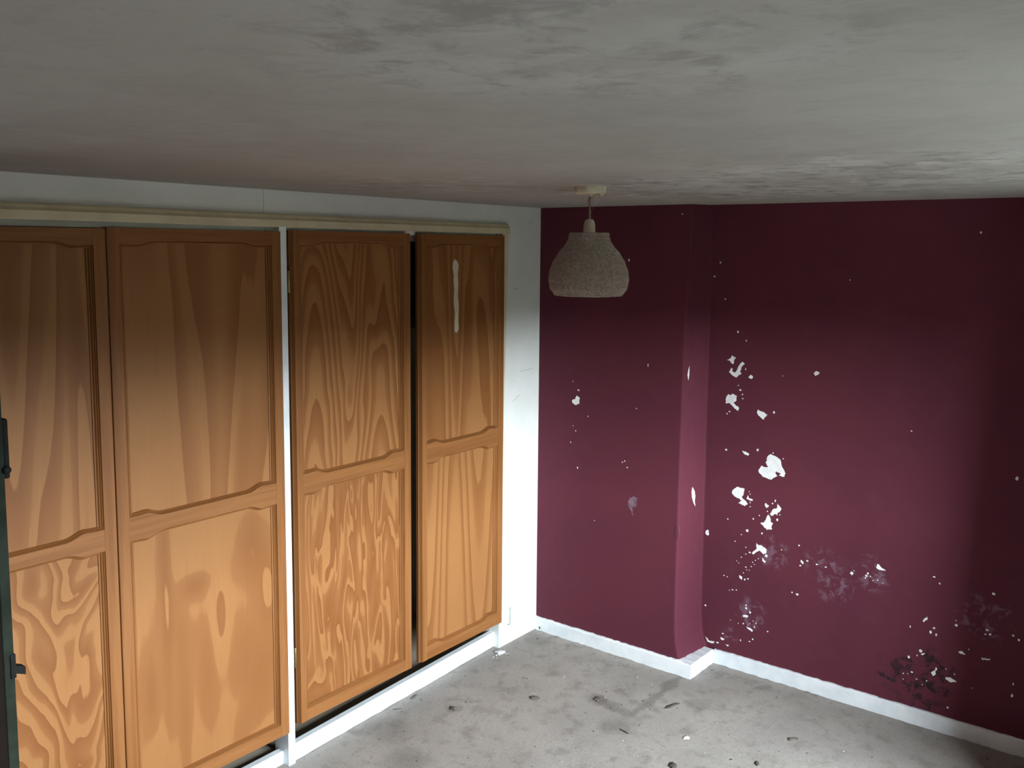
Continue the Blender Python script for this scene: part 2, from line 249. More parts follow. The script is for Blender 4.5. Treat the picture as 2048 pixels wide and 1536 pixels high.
LIGHT = (0.300,0.137,0.048); DARK = (0.186,0.067,0.018)
def mat_ply(name, sy, sz, freq, seed, contrast=0.8, cath=0.0, yc=0.3, lin=0.0, dist=0.5, detail=1.5, duty=0.5, blobs=(), wave=None, base=0.0, soft=0.25, light=LIGHT, dark=DARK):
    """rotary-cut plywood: bands are level lines of one stretched noise field."""
    k = NT(name, 0.5, 0.2)
    v = k.coords(scale=(1, sy, sz), loc=(seed, seed*1.7, seed*0.6))
    raw = k.coords(); X, Y, Z = k.sep(raw)
    f = k.math('MULTIPLY', k.noise(v, 1.0, detail, 0.45, dist), freq)
    if base: f = k.math('ADD', f, base)
    if cath:
        d = k.math('ABSOLUTE', k.math('SUBTRACT', Y, yc)); f = k.math('ADD', f, k.math('MULTIPLY', k.math('POWER', d, 1.3), cath))
    if lin: f = k.math('ADD', f, k.math('MULTIPLY', Z, lin))
    if wave:   # amplitude, period, phase: nested tongues and arches
        f = k.math('ADD', f, k.math('MULTIPLY', k.math('COSINE', k.math('MULTIPLY', k.math('SUBTRACT', Y, wave[2]), 6.2832/wave[1])), wave[0]))
    for by, bz, ry, rz, am in blobs:   # knots and swirls of the veneer
        e = k.math('ADD', k.math('POWER', k.math('ABSOLUTE', k.math('DIVIDE', k.math('SUBTRACT', Y, by), ry)), 2.0), k.math('POWER', k.math('ABSOLUTE', k.math('DIVIDE', k.math('SUBTRACT', Z, bz), rz)), 2.0))
        f = k.math('ADD', f, k.math('MULTIPLY', k.math('EXPONENT', k.math('MULTIPLY', e, -1.0)), am))
    rag = k.noise(k.coords(scale=(1, 60, 9), loc=(seed,0,0)), 1.0, 3, 0.6)
    f = k.math('ADD', f, k.math('MULTIPLY', rag, 0.10))
    t = k.math('FRACT', f)
    h = duty
    band = k.ramp(t, [(0.0, (0,0,0)), (max(0.02,1-h-soft), (0.10,0.10,0.10)), (1-h, (0.62,0.62,0.62)), (0.93, (1,1,1)), (0.97, (1,1,1)), (1.0, (0,0,0))])
    fib = k.noise(k.coords(scale=(1, 220, 6), loc=(seed,1,2)), 1.0, 3, 0.6)
    c = k.mix(k.math('MULTIPLY', band, contrast), light, dark)
    c = k.mix(k.math('MULTIPLY', k.sstep(fib, 0.45, 0.75), 0.16), c, (0.167,0.065,0.020))
    bl = k.noise(raw, 4.0, 2, 0.5)
    c = k.mix(k.math('MULTIPLY', k.sstep(bl, 0.4, 0.7), 0.18), c, (0.251,0.103,0.035))
    k.color(c); k.bump(fib, 0.06, 0.001); return k.m
def mat_solid(name, axis, seed, c0=(0.258,0.108,0.035), c1=(0.201,0.078,0.023)):
    k = NT(name, 0.5, 0.2)
    sc = (30, 45, 1.6) if axis == 'z' else (30, 1.6, 45)
    v = k.coords(scale=sc, loc=(seed, seed*2.1, seed*3.3))
    g = k.noise(v, 1.0, 3, 0.55, 0.4)
    f2 = k.noise(k.coords(scale=tuple(q*4 for q in sc), loc=(seed,)*3), 1.0, 3, 0.6)
    c = k.mix(k.sstep(g, 0.35, 0.68), c0, c1)
    c = k.mix(k.math('MULTIPLY', k.sstep(f2, 0.5, 0.75), 0.3), c, (0.152,0.057,0.017))
    k.color(c); k.bump(f2, 0.08, 0.001); return k.m

# ---------------------------------------------------------------- the room
def yrec(z): return 0.235 - 0.115*z/2.1
M['maroon'] = mat_maroon(HAZE, MOULD)
M['ceiling'] = mat_ceiling()
CREASE = [(0.819,0.10,0.821,-0.45,0.035), (0.821,-0.45,0.60,-0.40,0.05)]
STAINS = [(0.22,-0.856,0.05,0.5),(0.428,-0.569,0.03,0.4),(0.82,-0.55,0.10,0.45),(0.644,-0.411,0.05,0.5),(0.69,-0.29,0.05,0.35),(0.12,-1.15,0.14,0.3),(0.10,-0.10,0.10,0.3),(0.34,-1.25,0.12,0.35),(1.0,-0.18,0.07,0.3)]
M['carpet'] = mat_carpet(CREASE, STAINS)
floor = struct('floor', bx(-0.75, ROOM_X1+0.4, ROOM_Y0, 0.5, -0.12, 0.0), M['carpet'], 'worn beige-grey fitted carpet with dark stains')
struct('ceiling', bx(-0.75, ROOM_X1+0.4, ROOM_Y0, 0.5, H, H+0.12), M['ceiling'], 'low ceiling in stained off-white distemper')

# back wall: chimney breast, its bulging return, the leaning alcove and an unseen projection added to shade its right end, one plaster skin
BREAST = [(0.0,0.786),(0.141,0.786),(0.232,0.779),(0.464,0.779),(0.897,0.781),(1.254,0.784),(1.604,0.788),(1.948,0.803),(2.1,0.808)]
INNER = [(0.0,0.846),(0.068,0.826),(0.10,0.812),(0.137,0.803),(0.209,0.797),(0.407,0.800),(0.864,0.812),(1.236,0.820),(1.687,0.833),(2.1,0.838)]
FOOT = [(0.0,0.03),(0.07,0.012),(0.14,0.0),(2.1,0.0)]
def interp(T, z):
    for (a, u), (b, w) in zip(T, T[1:]):
        if a <= z <= b: return u + (w-u)*(z-a)/(b-a)
    return T[-1][1]
PX, PY = 2.43, -0.45
def section(z):
    xo = interp(BREAST, z) + interp(FOOT, z)*1.2; xi = max(interp(INNER, z), xo+0.012); yr = yrec(z)
    P = [(-0.06, 0.015)] + [(xo*k/8, 0.015) for k in range(8)]
    r = 0.012
    P += [(xo - r*(1-math.sin(a)), 0.015 + r*(1-math.cos(a))) for a in (0, math.pi/8, math.pi/4, 3*math.pi/8, math.pi/2)]
    P += [(xo+(xi-xo)*t, 0.027+(yr-0.006-0.027)*t) for t in (0.33, 0.66, 1.0)]
    P += [(xi+0.004, yr-0.0015), (xi+0.010, yr)]
    P += [(xi+0.01+(PX-xi-0.01)*k/10, yr) for k in range(1, 11)]
    P += [(PX, PY), (ROOM_X1+0.02, PY)]
    return P
bm = bmesh.new()
zs = [0.0,0.03,0.05,0.07,0.085,0.1,0.12,0.14,0.17,0.21,0.3,0.4,0.6,0.9,1.24,1.6,1.9,2.1]
rings = []
for z in zs:
    P = section(z)
    rings.append([(x, y, z) for x, y in P] + [(ROOM_X1+0.02, 0.45, z), (-0.06, 0.45, z)])
loft(bm, rings)
wall_back = struct('wall_back', bm, M['maroon'], 'maroon painted wall with a projecting chimney breast and flaking paint')

def flake(name, pts, ysurf, mat, parent, t=0.0009, jitter=0.0019):
    """a thin piece lying on the wall; the traced outline gets a ragged edge."""
    out = []
    n = len(pts)
    for i in range(n):
        a, b = Vector(pts[i]), Vector(pts[(i+1) % n]); L = (b-a).length
        m = max(1, int(L/0.0045))
        for j in range(m):
            q = a + (b-a)*j/m
            out.append((q.x + (random.uniform(-1,1)*jitter if j else 0), q.y + (random.uniform(-1,1)*jitter if j else 0)))
    bm = bmesh.new()
    A = [bm.verts.new((x, ysurf(z)-t, z)) for x, z in out]; B = [bm.verts.new((x, ysurf(z)+0.002, z)) for x, z in out]
    f = bm.faces.new(A); f.normal_update()
    for i in range(len(out)):
        j = (i+1) % len(out); bm.faces.new((A[i], A[j], B[j], B[i]))
    bmesh.ops.triangulate(bm, faces=[f], ngon_method='EAR_CLIP')
    return obj(name, bm, mat, parent)
def specks(name, L, ysurf, mat, parent):
    bm = bmesh.new()
    for x, z, r in L:
        n = 7; ph = random.random()*6; ex = random.uniform(0.7,1.3)
        ring = [(x+r*ex*random.uniform(0.7,1.15)*math.cos(ph+2*math.pi*k/n), z+r/ex*random.uniform(0.7,1.15)*math.sin(ph+2*math.pi*k/n)) for k in range(n)]
        A = [bm.verts.new((a, ysurf(b)-0.0008, b)) for a, b in ring]; B = [bm.verts.new((a, ysurf(b)+0.001, b)) for a, b in ring]
        bm.faces.new(A)
        for i in range(n): bm.faces.new((A[i], A[(i+1)%n], B[(i+1)%n], B[i]))
    o = obj(name, bm, mat, parent); o['kind'] = 'stuff'; return o
flat = lambda z: 0.015
for P in BIG: flake('plaster_patch', P, yrec, M['plaster'], wall_back)
for P in BIGB: flake('plaster_patch', P, flat, M['plaster'], wall_back)
flake('chalk_smear', SMUDGE, flat, M['smudge'], wall_back, 0.0006, 0.003)
specks('plaster_specks', DR, yrec, M['plaster'], wall_back)
specks('plaster_specks', DB, flat, M['plaster'], wall_back)
# two long flakes on the return of the breast
def side_pt(t, z):
    xo = interp(BREAST, z); xi = interp(INNER, z); return (xo+(xi-xo)*t, 0.027+(yrec(z)-0.033)*t)
def side_flake(L):
    bm = bmesh.new(); A, B = [], []
    for t, z in L:
        x, y = side_pt(t, z); A.append(bm.verts.new((x+0.0012, y-0.0002, z))); B.append(bm.verts.new((x-0.002, y, z)))
    f = bm.faces.new(A)
    for i in range(len(L)): bm.faces.new((A[i], A[(i+1)%len(L)], B[(i+1)%len(L)], B[i]))
    f.normal_update(); bmesh.ops.triangulate(bm, faces=[f], ngon_method='EAR_CLIP'); obj('plaster_patch', bm, M['plaster'], wall_back)
side_flake([(0.50,0.845),(0.60,0.825),(0.64,0.80),(0.62,0.775),(0.66,0.752),(0.57,0.770),(0.49,0.80),(0.47,0.825)])
side_flake([(0.13,1.385),(0.17,1.40),(0.18,1.36),(0.15,1.335),(0.09,1.36)])
# paint blister at the breast's edge
bm = bmesh.new(); bmesh.ops.create_uvsphere(bm, u_segments=14, v_segments=8, radius=1.0)
for v in bm.verts: v.co = Vector((v.co.x*0.014, v.co.y*0.0045, v.co.z*0.036))
bl = obj('paint_blister', bm, M['blister'], wall_back, True); bl.location = (0.772, 0.0165, 0.655)

# skirting boards with hand-cut, paint-lumpy edges
def skirting(name, p0, p1, nrm, h, depth, label, seed, mitre=(0,0)):
    """p0->p1 on the floor along the FRONT face, nrm points into the wall."""
    rnd = random.Random(seed); p0, p1 = Vector(p0), Vector(p1); L = (p1-p0).length; n = max(2, int(L/0.02)); rings = []
    d = (p1-p0)/L; N = Vector(nrm)
    for i in range(n+1):
        s = L*i/n; q = p0 + d*s; bk = q + N*depth
        bk = bk + d*(mitre[0] if i == 0 else mitre[1] if i == n else 0)
        hz = h + rnd.uniform(-0.0016, 0.0016); lo = max(0.0, rnd.uniform(-0.003, 0.003)); hb = h + rnd.uniform(-0.001, 0.0035)
        rings.append([(q.x, q.y, lo), (q.x, q.y, hz-0.004), (q.x+N.x*0.004, q.y+N.y*0.004, hz), (bk.x, bk.y, hb), (bk.x, bk.y, 0)])
    bm = loft(bmesh.new(), rings); return struct(name, bm, M['white_gloss'], label)
bb1 = skirting('baseboard_breast', (0.0,0.0), (0.868,0.0), (0,1), 0.066, 0.02, 'low white skirting board along the chimney breast', 1, (0,-0.02))
skirting('baseboard_return', (0.868,0.0), (0.872,0.219), (-1,0), 0.066, 0.07, 'short white skirting board round the side of the chimney breast', 2, (0.02,0))
skirting('baseboard_alcove', (0.873,0.218), (PX,0.218), (0,1), 0.066, 0.022, 'low white skirting board along the flaking alcove wall', 3)
def cut(target, bm):   # sink real holes into a mesh
    c = obj('cutter', bm, M['plastic'])
    md = target.modifiers.new('holes', 'BOOLEAN'); md.operation = 'DIFFERENCE'; md.object = c; md.solver = 'EXACT'
    bpy.context.view_layer.update()
    me = bpy.data.meshes.new_from_object(target.evaluated_get(bpy.context.evaluated_depsgraph_get()))
    target.modifiers.clear(); target.data = me; bpy.data.objects.remove(c)
bm = bmesh.new(); tube(bm, [(0.030,-0.02,0.014),(0.030,0.0185,0.014)], 0.0085, 14)
cut(bb1, bm)   # cable hole near the corner

# left wall: closet front
wl_ = struct('wall_left', bx(-0.10, 0.0, -0.285, 0.05, 0.0, H), M['white_wall'], 'white wall strip between the closet and the maroon wall')
for y0, y1 in ((-2.86,-1.5950),(-1.5935,-0.285)):
    obj('header_board', bx(-0.10, 0.0, y0, y1, 1.955, H, bev=0.0008), M['white_wall'], wl_)
struct('wall_left_front', bx(-0.10, 0.0, ROOM_Y0, -2.72, 0.0, H), M['white_wall'], 'white wall beside the closet')
bm = bmesh.new()
box(bm, -0.75, -0.70, -2.86, 0.05, 0.0, H); box(bm, -0.70, -0.10, -2.86, -2.80, 0.0, H); box(bm, -0.70, -0.10, -0.285, 0.05, 0.0, H)
struct('wall_closet', bm, M['closet_in'], 'bare wooden lining inside the built-in closet')
struct('floor_closet', bx(-0.70, -0.04, -2.80, -0.285, 0.0, 0.03), M['closet_in'], 'bare wooden floor inside the built-in closet')
M['wall_marks'] = mat_paint('grey_wall_marks', (0.20,0.20,0.18), (0.14,0.14,0.12), 0.9, 60)
bm = bmesh.new()  # scuffs, a nail hole and hairline cracks, all drawn as grey marks
for y, z, rr in ((-0.179,1.719,0.0035),(-0.063,2.024,0.0026),(-0.062,1.987,0.0022),(-0.034,0.877,0.002)):
    tube(bm, [(-0.002,y,z),(0.0006,y,z)], rr, 7)
for P_ in (((0,-0.138,1.322),(0,-0.108,1.327),(0,-0.078,1.324),(0,-0.038,1.329)), ((0,-0.194,1.185),(0,-0.172,1.193),(0,-0.156,1.207),(0,-0.136,1.210))):
    tube(bm, P_, 0.0007, 5)
o = obj('wall_scuffs_and_cracks', bm, M['wall_marks'], wl_); o['kind'] = 'stuff'
# post, kick boards
struct('trim_1', bx(-0.05, 0.030, -1.555, -1.524, 0.0, 1.975, bev=0.002), M['white_gloss'], 'narrow white post between the two pairs of closet doors')
def kick(name, x0, y0, x1, y1, h0, h1, label):
    t = 0.028; rings = []
    for i in range(25):
        s = i/24; x = x0+(x1-x0)*s; y = y0+(y1-y0)*s; h = h0+(h1-h0)*s; lo = random.uniform(0,0.003)
        rings.append([(x,y,lo),(x,y,h-0.003),(x-0.003,y,h),(x-t,y,h),(x-t,y,0)])
    struct(name, loft(bmesh.new(), rings), M['white_gloss'], label)
kick('trim_2', 0.018, -1.530, -0.030, -0.283, 0.066, 0.072, 'white kick board under the right pair of closet doors')
kick('trim_3', 0.0, -2.80, 0.0, -1.552, 0.050, 0.050, 'white kick board under the left pair of closet doors')
# cream architrave: moulded head and tapering side
def arch_head():
    sec = [(0.0,1.971),(0.026,1.971),(0.027,1.973),(0.027,1.996),(0.020,2.004),(0.017,2.012),(0.013,2.017),(0.0,2.017)]
    rings = []
    for y in (-2.86,-2.2,-1.6,-0.9,-0.256):
        rings.append([(x, y, z + (0.002 if y < -2 else 0)) for x, z in sec])
    return loft(bmesh.new(), rings)
struct('trim_4', arch_head(), M['cream'], 'cream moulded strip above the closet doors')
bm = bmesh.new()
rings = []
for z, yo in ((0.0,-0.296),(0.3,-0.293),(1.2,-0.280),(1.9,-0.257),(2.012,-0.252)):
    yi = -0.325
    rings.append([(-0.001,yi,z),(0.006,yi,z),(0.006,-0.3005,z),(0.018,-0.2995,z),(0.020,yo-0.003,z),(0.018,yo,z),(-0.001,yo,z)])
# the part below the doors stays white wall: start the strip at 0.15
rings[0] = [(x,y,0.15) for x,y,_ in rings[0]]
struct('trim_5', loft(bm, rings), M['cream'], 'cream strip up the right side of the closet opening')
struct('trim_6', bx(-0.07, -0.035, -2.80, -0.285, 1.93, 1.958), M['cream'], 'cream stop batten behind the tops of the closet doors')

# shelf in the dark closet, seen through the gap
sh = obj('closet_shelf', bx(-0.68, -0.12, -1.50, -0.29, 1.545, 1.563, bev=0.001), M['cream'])
tag(sh, 'thin board shelf inside the closet, seen through the gap between the doors', 'shelf')

# other walls (behind and beside the camera) and the window that lights the room
def wall_with_window():
    bm = bmesh.new(); x0, x1 = ROOM_X1, ROOM_X1+WALL_T
    box(bm, x0, x1, ROOM_Y0, WIN_Y0, 0, H); box(bm, x0, x1, WIN_Y1, 0.5, 0, H)
    box(bm, x0, x1, WIN_Y0, WIN_Y1, 0, WIN_Z0); box(bm, x0, x1, WIN_Y0, WIN_Y1, WIN_Z1, H)
    return bm
struct('wall_right', wall_with_window(), M['room'], 'maroon wall with the low window')
struct('wall_front', bx(-0.75, ROOM_X1+0.4, ROOM_Y0-0.1, ROOM_Y0, 0, H), M['room'], 'maroon wall behind the viewer')
bm = bmesh.new(); xw = ROOM_X1+WALL_T-0.06; t = 0.035
box(bm, xw, xw+0.04, WIN_Y0, WIN_Y0+t, WIN_Z0, WIN_Z1); box(bm, xw, xw+0.04, WIN_Y1-t, WIN_Y1, WIN_Z0, WIN_Z1)
box(bm, xw, xw+0.04, WIN_Y0, WIN_Y1, WIN_Z0, WIN_Z0+t); box(bm, xw, xw+0.04, WIN_Y0, WIN_Y1, WIN_Z1-t, WIN_Z1)
ym = (WIN_Y0+WIN_Y1)/2; box(bm, xw, xw+0.04, ym-0.025, ym+0.025, WIN_Z0, WIN_Z1)
struct('window_1', bm, M['white_gloss'], 'white casement window frame')
M['ground'] = mat_paint('dull_garden', (0.16,0.19,0.175), (0.125,0.15,0.135), 0.95, 0.4)
struct('ground', bx(ROOM_X1+0.5, 900, -600, 600, -3.2, -3.0), M['ground'], 'dull garden outside the window')
# unseen screen added across the garden to block low sky from the window
bm = bmesh.new(); rnd = random.Random(9); rings = []
for i in range(81):
    y = -40 + i; a, b, c = (rnd.uniform(-0.35,0.35) for _ in range(3))
    rings.append([(15.0+a*0.6,y,-3.0),(15.1+a,y,0.0),(15.3+a,y,1.5+b*0.6),(16.0,y,2.15+c),(16.9,y,1.5+b*0.6),(17.2,y,-3.0)])
loft(bm, rings); M['added_sky_screen'] = mat_paint('dark_sky_screen', (0.018,0.024,0.012), (0.010,0.014,0.007), 0.95, 3.0)
struct('added_sky_screen', bm, M['added_sky_screen'], 'dark screen added outside the window to block low sky')

# ---------------------------------------------------------------- closet doors
ST, RAILX = 0.055, 0.0236
def stile(w, h, side, mat, parent, moulded=False):
    prof = [(0,0),(0,0.012),(0.0028,0.0155),(0.0042,0.0125),(0.0075,0.0195),(0.0095,0.0165),(0.0125,0.024),(0.0385,0.024),(0.0400,0.0195),(0.0425,0.0215),(0.0455,0.0165),(0.0480,0.0175),(0.0510,0.0125),(0.0550,0.0115),(0.0550,0)]
    if not moulded: prof = [(0,0),(0,0.0215),(0.0008,0.0232),(0.0025,0.024)] + prof[7:]
    if side: prof = [(w-y, x) for y, x in prof][::-1]
    return obj('stile', loft(bmesh.new(), [[(x, y, z) for y, x in prof] for z in (0.0, h)]), mat, parent)
def ease(t): t = max(0.0, min(1.0, t)); return t*t*(3-2*t)
def rail(name, w, zt, zb, ear_t, ear_b, mat, parent, plain_top=False, plain_bot=False):
    """shaped rail: edges swell by ear_* near both ends."""
    y0, y1 = ST-0.0165, w-ST+0.0165; rings = []; n = 44
    for i in range(n+1):
        y = y0+(y1-y0)*i/n; d = min(y-y0, y1-y)
        e = 1-ease((d-0.058)/0.06); hump = 0.35*math.exp(-((d-0.061)/0.02)**2)
        t = zt + ear_t*(e+hump*0.5); b = zb - ear_b*(e+hump*0.5)
        sec = [(0,b)] + ([(RAILX,b+0.001)] if plain_bot else [(0.010,b),(0.0160,b+0.003),(0.0135,b+0.0055),(RAILX,b+0.010)])
        sec += ([(RAILX,t-0.001)] if plain_top else [(RAILX,t-0.010),(0.0135,t-0.0055),(0.0160,t-0.003),(0.010,t)]) + [(0,t)]
        rings.append([(x,y,z) for x, z in sec])
    return obj(name, loft(bmesh.new(), rings), mat, parent)
def closet_door(y0, y1, zb, zt, label, mats, hinge_side, mid=(1.012,1.078), ear=0.014, bot_ear=0.0, seed=1, tilt=0.0, ajar=0.0, moulded=False):
    w, h = y1-y0, zt-zb
    D = empty('wardrobe_leaf', (0.008, y0, zb)); tag(D, label, 'closet door', 'pine closet doors')
    D.rotation_euler = (tilt, 0, ajar)
    ms = mat_solid('pine_stile', 'z', seed); mr = mat_solid('pine_rail', 'y', seed+5)
    stile(w, h, 0, ms, D, moulded); stile(w, h, 1, ms, D)
    m0, m1 = mid[0]-zb, mid[1]-zb
    rail('top_rail', w, h, h-0.046, 0, 0.011, mr, D, plain_top=True)
    rail('middle_rail', w, m1, m0, ear, ear, mr, D)
    rail('bottom_rail', w, 0.056, 0.0, bot_ear, 0, mr, D, plain_bot=True)
    up = obj('panel', bx(0.003, 0.0085, ST-0.008, w-ST+0.008, m1-0.012, h-0.03), mats[0], D)
    lo = obj('panel', bx(0.003, 0.0085, ST-0.008, w-ST+0.008, 0.04, m0+0.012), mats[1], D)
    yh = -0.0045 if hinge_side == 0 else w-0.006
    for zz in (0.22, 1.60):
        bm = bmesh.new(); lathe(bm, [(0,0.0035),(0.002,0.0045),(0.076,0.0045),(0.078,0.0035)], 10)
        hb = obj('hinge', bm, M['brass'], D, True); hb.location = (0.016 if hinge_side == 0 else -0.004, yh, zz)
        s = 1 if hinge_side == 0 else -1
        a, b = sorted((yh-s*0.013, yh+s*0.004))
        obj('hinge_leaf', bx(-0.0150, -0.0125, a-yh, b-yh, 0.002, 0.076), M['brass'], hb)
        obj('hinge_knuckle', bx(-0.0130, -0.002, -0.0012, 0.0012, 0.004, 0.074), M['brass'], hb)
    return D
P = {
 '1u': mat_ply('ply_a', 4.6, 0.36, 8.0, 3.1, 0.85, dist=0.35, duty=0.55, soft=0.12),
 '1l': mat_ply('ply_b', 5.5, 3.4, 5.5, 12.4, 0.95, cath=-30, yc=0.37, lin=6.0, dist=0.9, duty=0.5, soft=0.1),
 '2u': mat_ply('ply_c', 3.4, 0.55, 7.0, 21.7, 0.70, dist=0.4, duty=0.42),
 '2l': mat_ply('ply_d', 4.0, 1.6, 1.3, 33.3, 0.80, dist=0.8, duty=0.5, base=-0.42, soft=0.06, blobs=((0.47,0.72,0.085,0.12,0.62),(0.265,0.66,0.06,0.05,0.62),(0.50,0.38,0.13,0.24,0.55),(0.36,0.50,0.035,0.17,-0.6),(0.555,0.58,0.03,0.10,0.5),(0.16,0.62,0.022,0.45,0.5),(0.215,0.25,0.03,0.4,0.42),(0.10,0.35,0.03,0.12,0.4),(0.30,0.36,0.04,0.22,0.35))),
 '3u': mat_ply('ply_e', 5.0, 1.6, 5.0, 41.9, 0.90, lin=4.6, wave=(1.7,0.33,0.28), dist=0.8, duty=0.5, soft=0.12),
 '3l': mat_ply('ply_f', 9.0, 1.8, 6.0, 55.2, 1.0, dist=1.3, detail=2.0, duty=0.64, soft=0.08, blobs=((0.33,0.55,0.06,0.10,-0.5),)),
 '4u': mat_ply('ply_g', 5.0, 0.55, 7.0, 63.8, 0.85, dist=0.4, duty=0.5, lin=1.0, soft=0.15),
 '4l': mat_ply('ply_h', 4.2, 0.45, 4.5, 74.1, 0.75, wave=(1.1,0.34,0.06), lin=1.3, dist=0.4, duty=0.36, soft=0.12),
}
closet_door(-2.685, -2.1785, 0.135, 1.953, 'pine closet door with V-shaped grain in its lower panel, beside the dark open door', (P['1u'],P['1l']), 0, mid=(0.996,1.054), seed=1)
closet_door(-2.176, -1.550, 0.130, 1.957, 'pine closet door with broad pale grain blotches, hung on the left of the white post', (P['2u'],P['2l']), 1, mid=(1.004,1.071), seed=2)
closet_door(-1.508, -0.911, 0.143, 1.962, 'pine closet door with busy mottled lower panel, hung on the right of the white post', (P['3u'],P['3l']), 0, mid=(1.012,1.078), seed=3, moulded=True)
d4 = closet_door(-0.858, -0.302, 0.143, 1.963, 'pine closet door with a white filler streak on its upper panel', (P['4u'],P['4l']), 1, mid=(1.009,1.083), bot_ear=0.014, seed=4, moulded=True)
# filler streak
bm = bmesh.new(); pts = [(y+0.858, z-0.143) for y, z in FILLER]
A = [bm.verts.new((0.0100, y, z)) for y, z in pts]; B = [bm.verts.new((0.0080, y, z)) for y, z in pts]
f = bm.faces.new(A)
for i in range(len(pts)): bm.faces.new((A[i], A[(i+1)%len(pts)], B[(i+1)%len(pts)], B[i]))
f.normal_update(); bmesh.ops.triangulate(bm, faces=[f], ngon_method='EAR_CLIP'); M['filler'] = mat_paint('cream_filler', (0.66,0.60,0.48), (0.60,0.54,0.42), 0.8, 30)
tag(obj('filler_streak', bm, M['filler'], d4), 'white streak of filler')
bm = bmesh.new(); lathe(bm, [(0.0,0.004),(0.0012,0.003)], 9); fd = obj('filler_dab', bm, M['filler'], d4); fd.rotation_euler = (0, math.pi/2, 0); fd.location = (0.0083, 0.253, 1.525)

# ---------------------------------------------------------------- dark door standing open at the left
dd = empty('open_door', (0.0, -2.735, 0.0)); tag(dd, 'dark brown door with green edge and black latch, standing open beside the closet', 'door')
obj('leaf', bx(0.004, 0.592, -0.012, 0.009, 0.012, 1.96, bev=0.001), M['dark_wood'], dd)
obj('painted_edge', bx(0.590, 0.598, -0.0122, 0.0092, 0.012, 1.96, bev=0.0015), M['green_edge'], dd)
lk = obj('lock_case', bx(0.545, 0.598, 0.008, 0.0215, 1.405, 1.535, bev=0.005), M['iron'], dd)
bm = bmesh.new(); lathe(bm, [(0,0.009),(0.006,0.0085),(0.008,0.005)], 14); sc = obj('lock_screw', bm, M['iron'], lk); sc.rotation_euler = (0, math.pi/2, 0); sc.location = (0.597, 0.013, 1.425)
la = obj('latch', bx(0.578, 0.6005, 0.0, 0.012, 0.962, 1.016, bev=0.002), M['iron'], dd)
bm = bmesh.new(); loft(bm, [[(0.580,y,z-(y-0.010)*0.45) for z in (0.972,0.990)] + [(0.6005,y,z-(y-0.010)*0.45) for z in (0.990,0.972)] for y in (0.010,0.031)])
obj('latch_tongue', bm, M['iron'], la)
for z in (0.3, 1.6):
    bm = bmesh.new(); lathe(bm, [(0,0.005),(0.07,0.005)], 10); hb = obj('hinge', bm, M['iron'], dd, True); hb.location = (0.004, -0.014, z)

# ---------------------------------------------------------------- double socket
S = empty('double_socket', (0.0, -0.151, 0.098)); tag(S, 'white double wall socket low on the white wall strip', 'wall socket')
obj('back_box', bx(-0.001, 0.019, -0.070, 0.070, 0.002, 0.088, bev=0.002), M['plastic'], S)
fp = obj('face_plate', bx(0.0185, 0.0265, -0.072, 0.072, 0.0, 0.090, bev=0.002), M['plastic'], S)
slots = bmesh.new()
for c in (-0.036, 0.036):
    obj('rocker_switch', bx(0.026, 0.029, c-0.005+(0.025 if c>0 else -0.025), c+0.005+(0.025 if c>0 else -0.025), 0.062, 0.080, bev=0.001), M['plastic'], fp)
    for dy, dz, a, b in ((0,0.050,0.002,0.004),(-0.011,0.028,0.003,0.002),(0.011,0.028,0.003,0.002)):
        box(slots, 0.0195, 0.0300, c+dy-a, c+dy+a, dz-b, dz+b)

bmesh.ops.translate(slots, verts=slots.verts[:], vec=S.location)
cut(fp, slots)   # pin slots
# ---------------------------------------------------------------- pendant lamp
L = empty('pendant_lamp', (1.028, -1.129, H)); tag(L, 'pendant ceiling lamp with a beaded bell-shaped shade on a brown cord', 'lamp')
z0 = -H
bm = bmesh.new(); lathe(bm, [(0.0,0.050),(-0.012,0.050),(-0.020,0.048),(-0.024,0.044),(-0.0245,0.010),(-0.030,0.008),(-0.031,0.004)], 40)
rose = obj('ceiling_rose', bm, M['rose'], L)
bm = bmesh.new(); box(bm, 0.026, 0.046, -0.010, 0.004, -0.031, -0.023, bev=0.001); ch = obj('cracked_lug', bm, M['rose'], rose)
pts = [(0.002*math.sin(i*0.9)*(1-i/24), 0.0015*math.cos(i*1.3)*(1-i/24), -0.028-0.078*i/24) for i in range(25)]
tube(bm := bmesh.new(), pts, 0.0042, 8, [1.15 if i < 9 and i % 2 else 1.0 if i < 9 else 0.9 for i in range(25)])
obj('cord', bm, M['cord'], L, True)
tube(bm := bmesh.new(), [(0.018,-0.006,-0.026),(0.0175,-0.006,-0.045),(0.0165,-0.0055,-0.065),(0.0165,-0.0055,-0.073)], 0.0007, 5)
obj('loose_thread', bm, M['cord'], L)
bm = bmesh.new(); lathe(bm, [(-0.101,0.006),(-0.103,0.011),(-0.108,0.0150),(-0.118,0.0178),(-0.135,0.0188),(-0.150,0.0190),(-0.1505,0.0205),(-0.158,0.0205),(-0.1585,0.0165),(-0.185,0.0155),(-0.186,0.006)], 28)
obj('lampholder', bm, M['holder'], L, True)
PROF = [(1.9527,0.0601),(1.9299,0.0652),(1.9099,0.0786),(1.8955,0.0921),(1.8669,0.1101),(1.8381,0.1215),(1.8093,0.125),(1.7805,0.1201),(1.7673,0.1101),(1.7617,0.1064)]
PROF = [(z-H, r) for z, r in PROF]
k = NT('clear_acrylic_beads', 0.10, 0.8); v = k.coords(); g = k.noise(v, 120, 2, 0.5)
k.color(k.mix(k.sstep(g, 0.35, 0.65), (0.58,0.50,0.43), (0.40,0.34,0.29)))
k.b.inputs['Transmission Weight'].default_value = 0.25; k.b.inputs['IOR'].default_value = 1.45
M['bead'] = k.m
shade = empty('shade'); shade.parent = L
bm = bmesh.new(); torus(bm, 0.0600, 0.0016, PROF[0][0]+0.002)
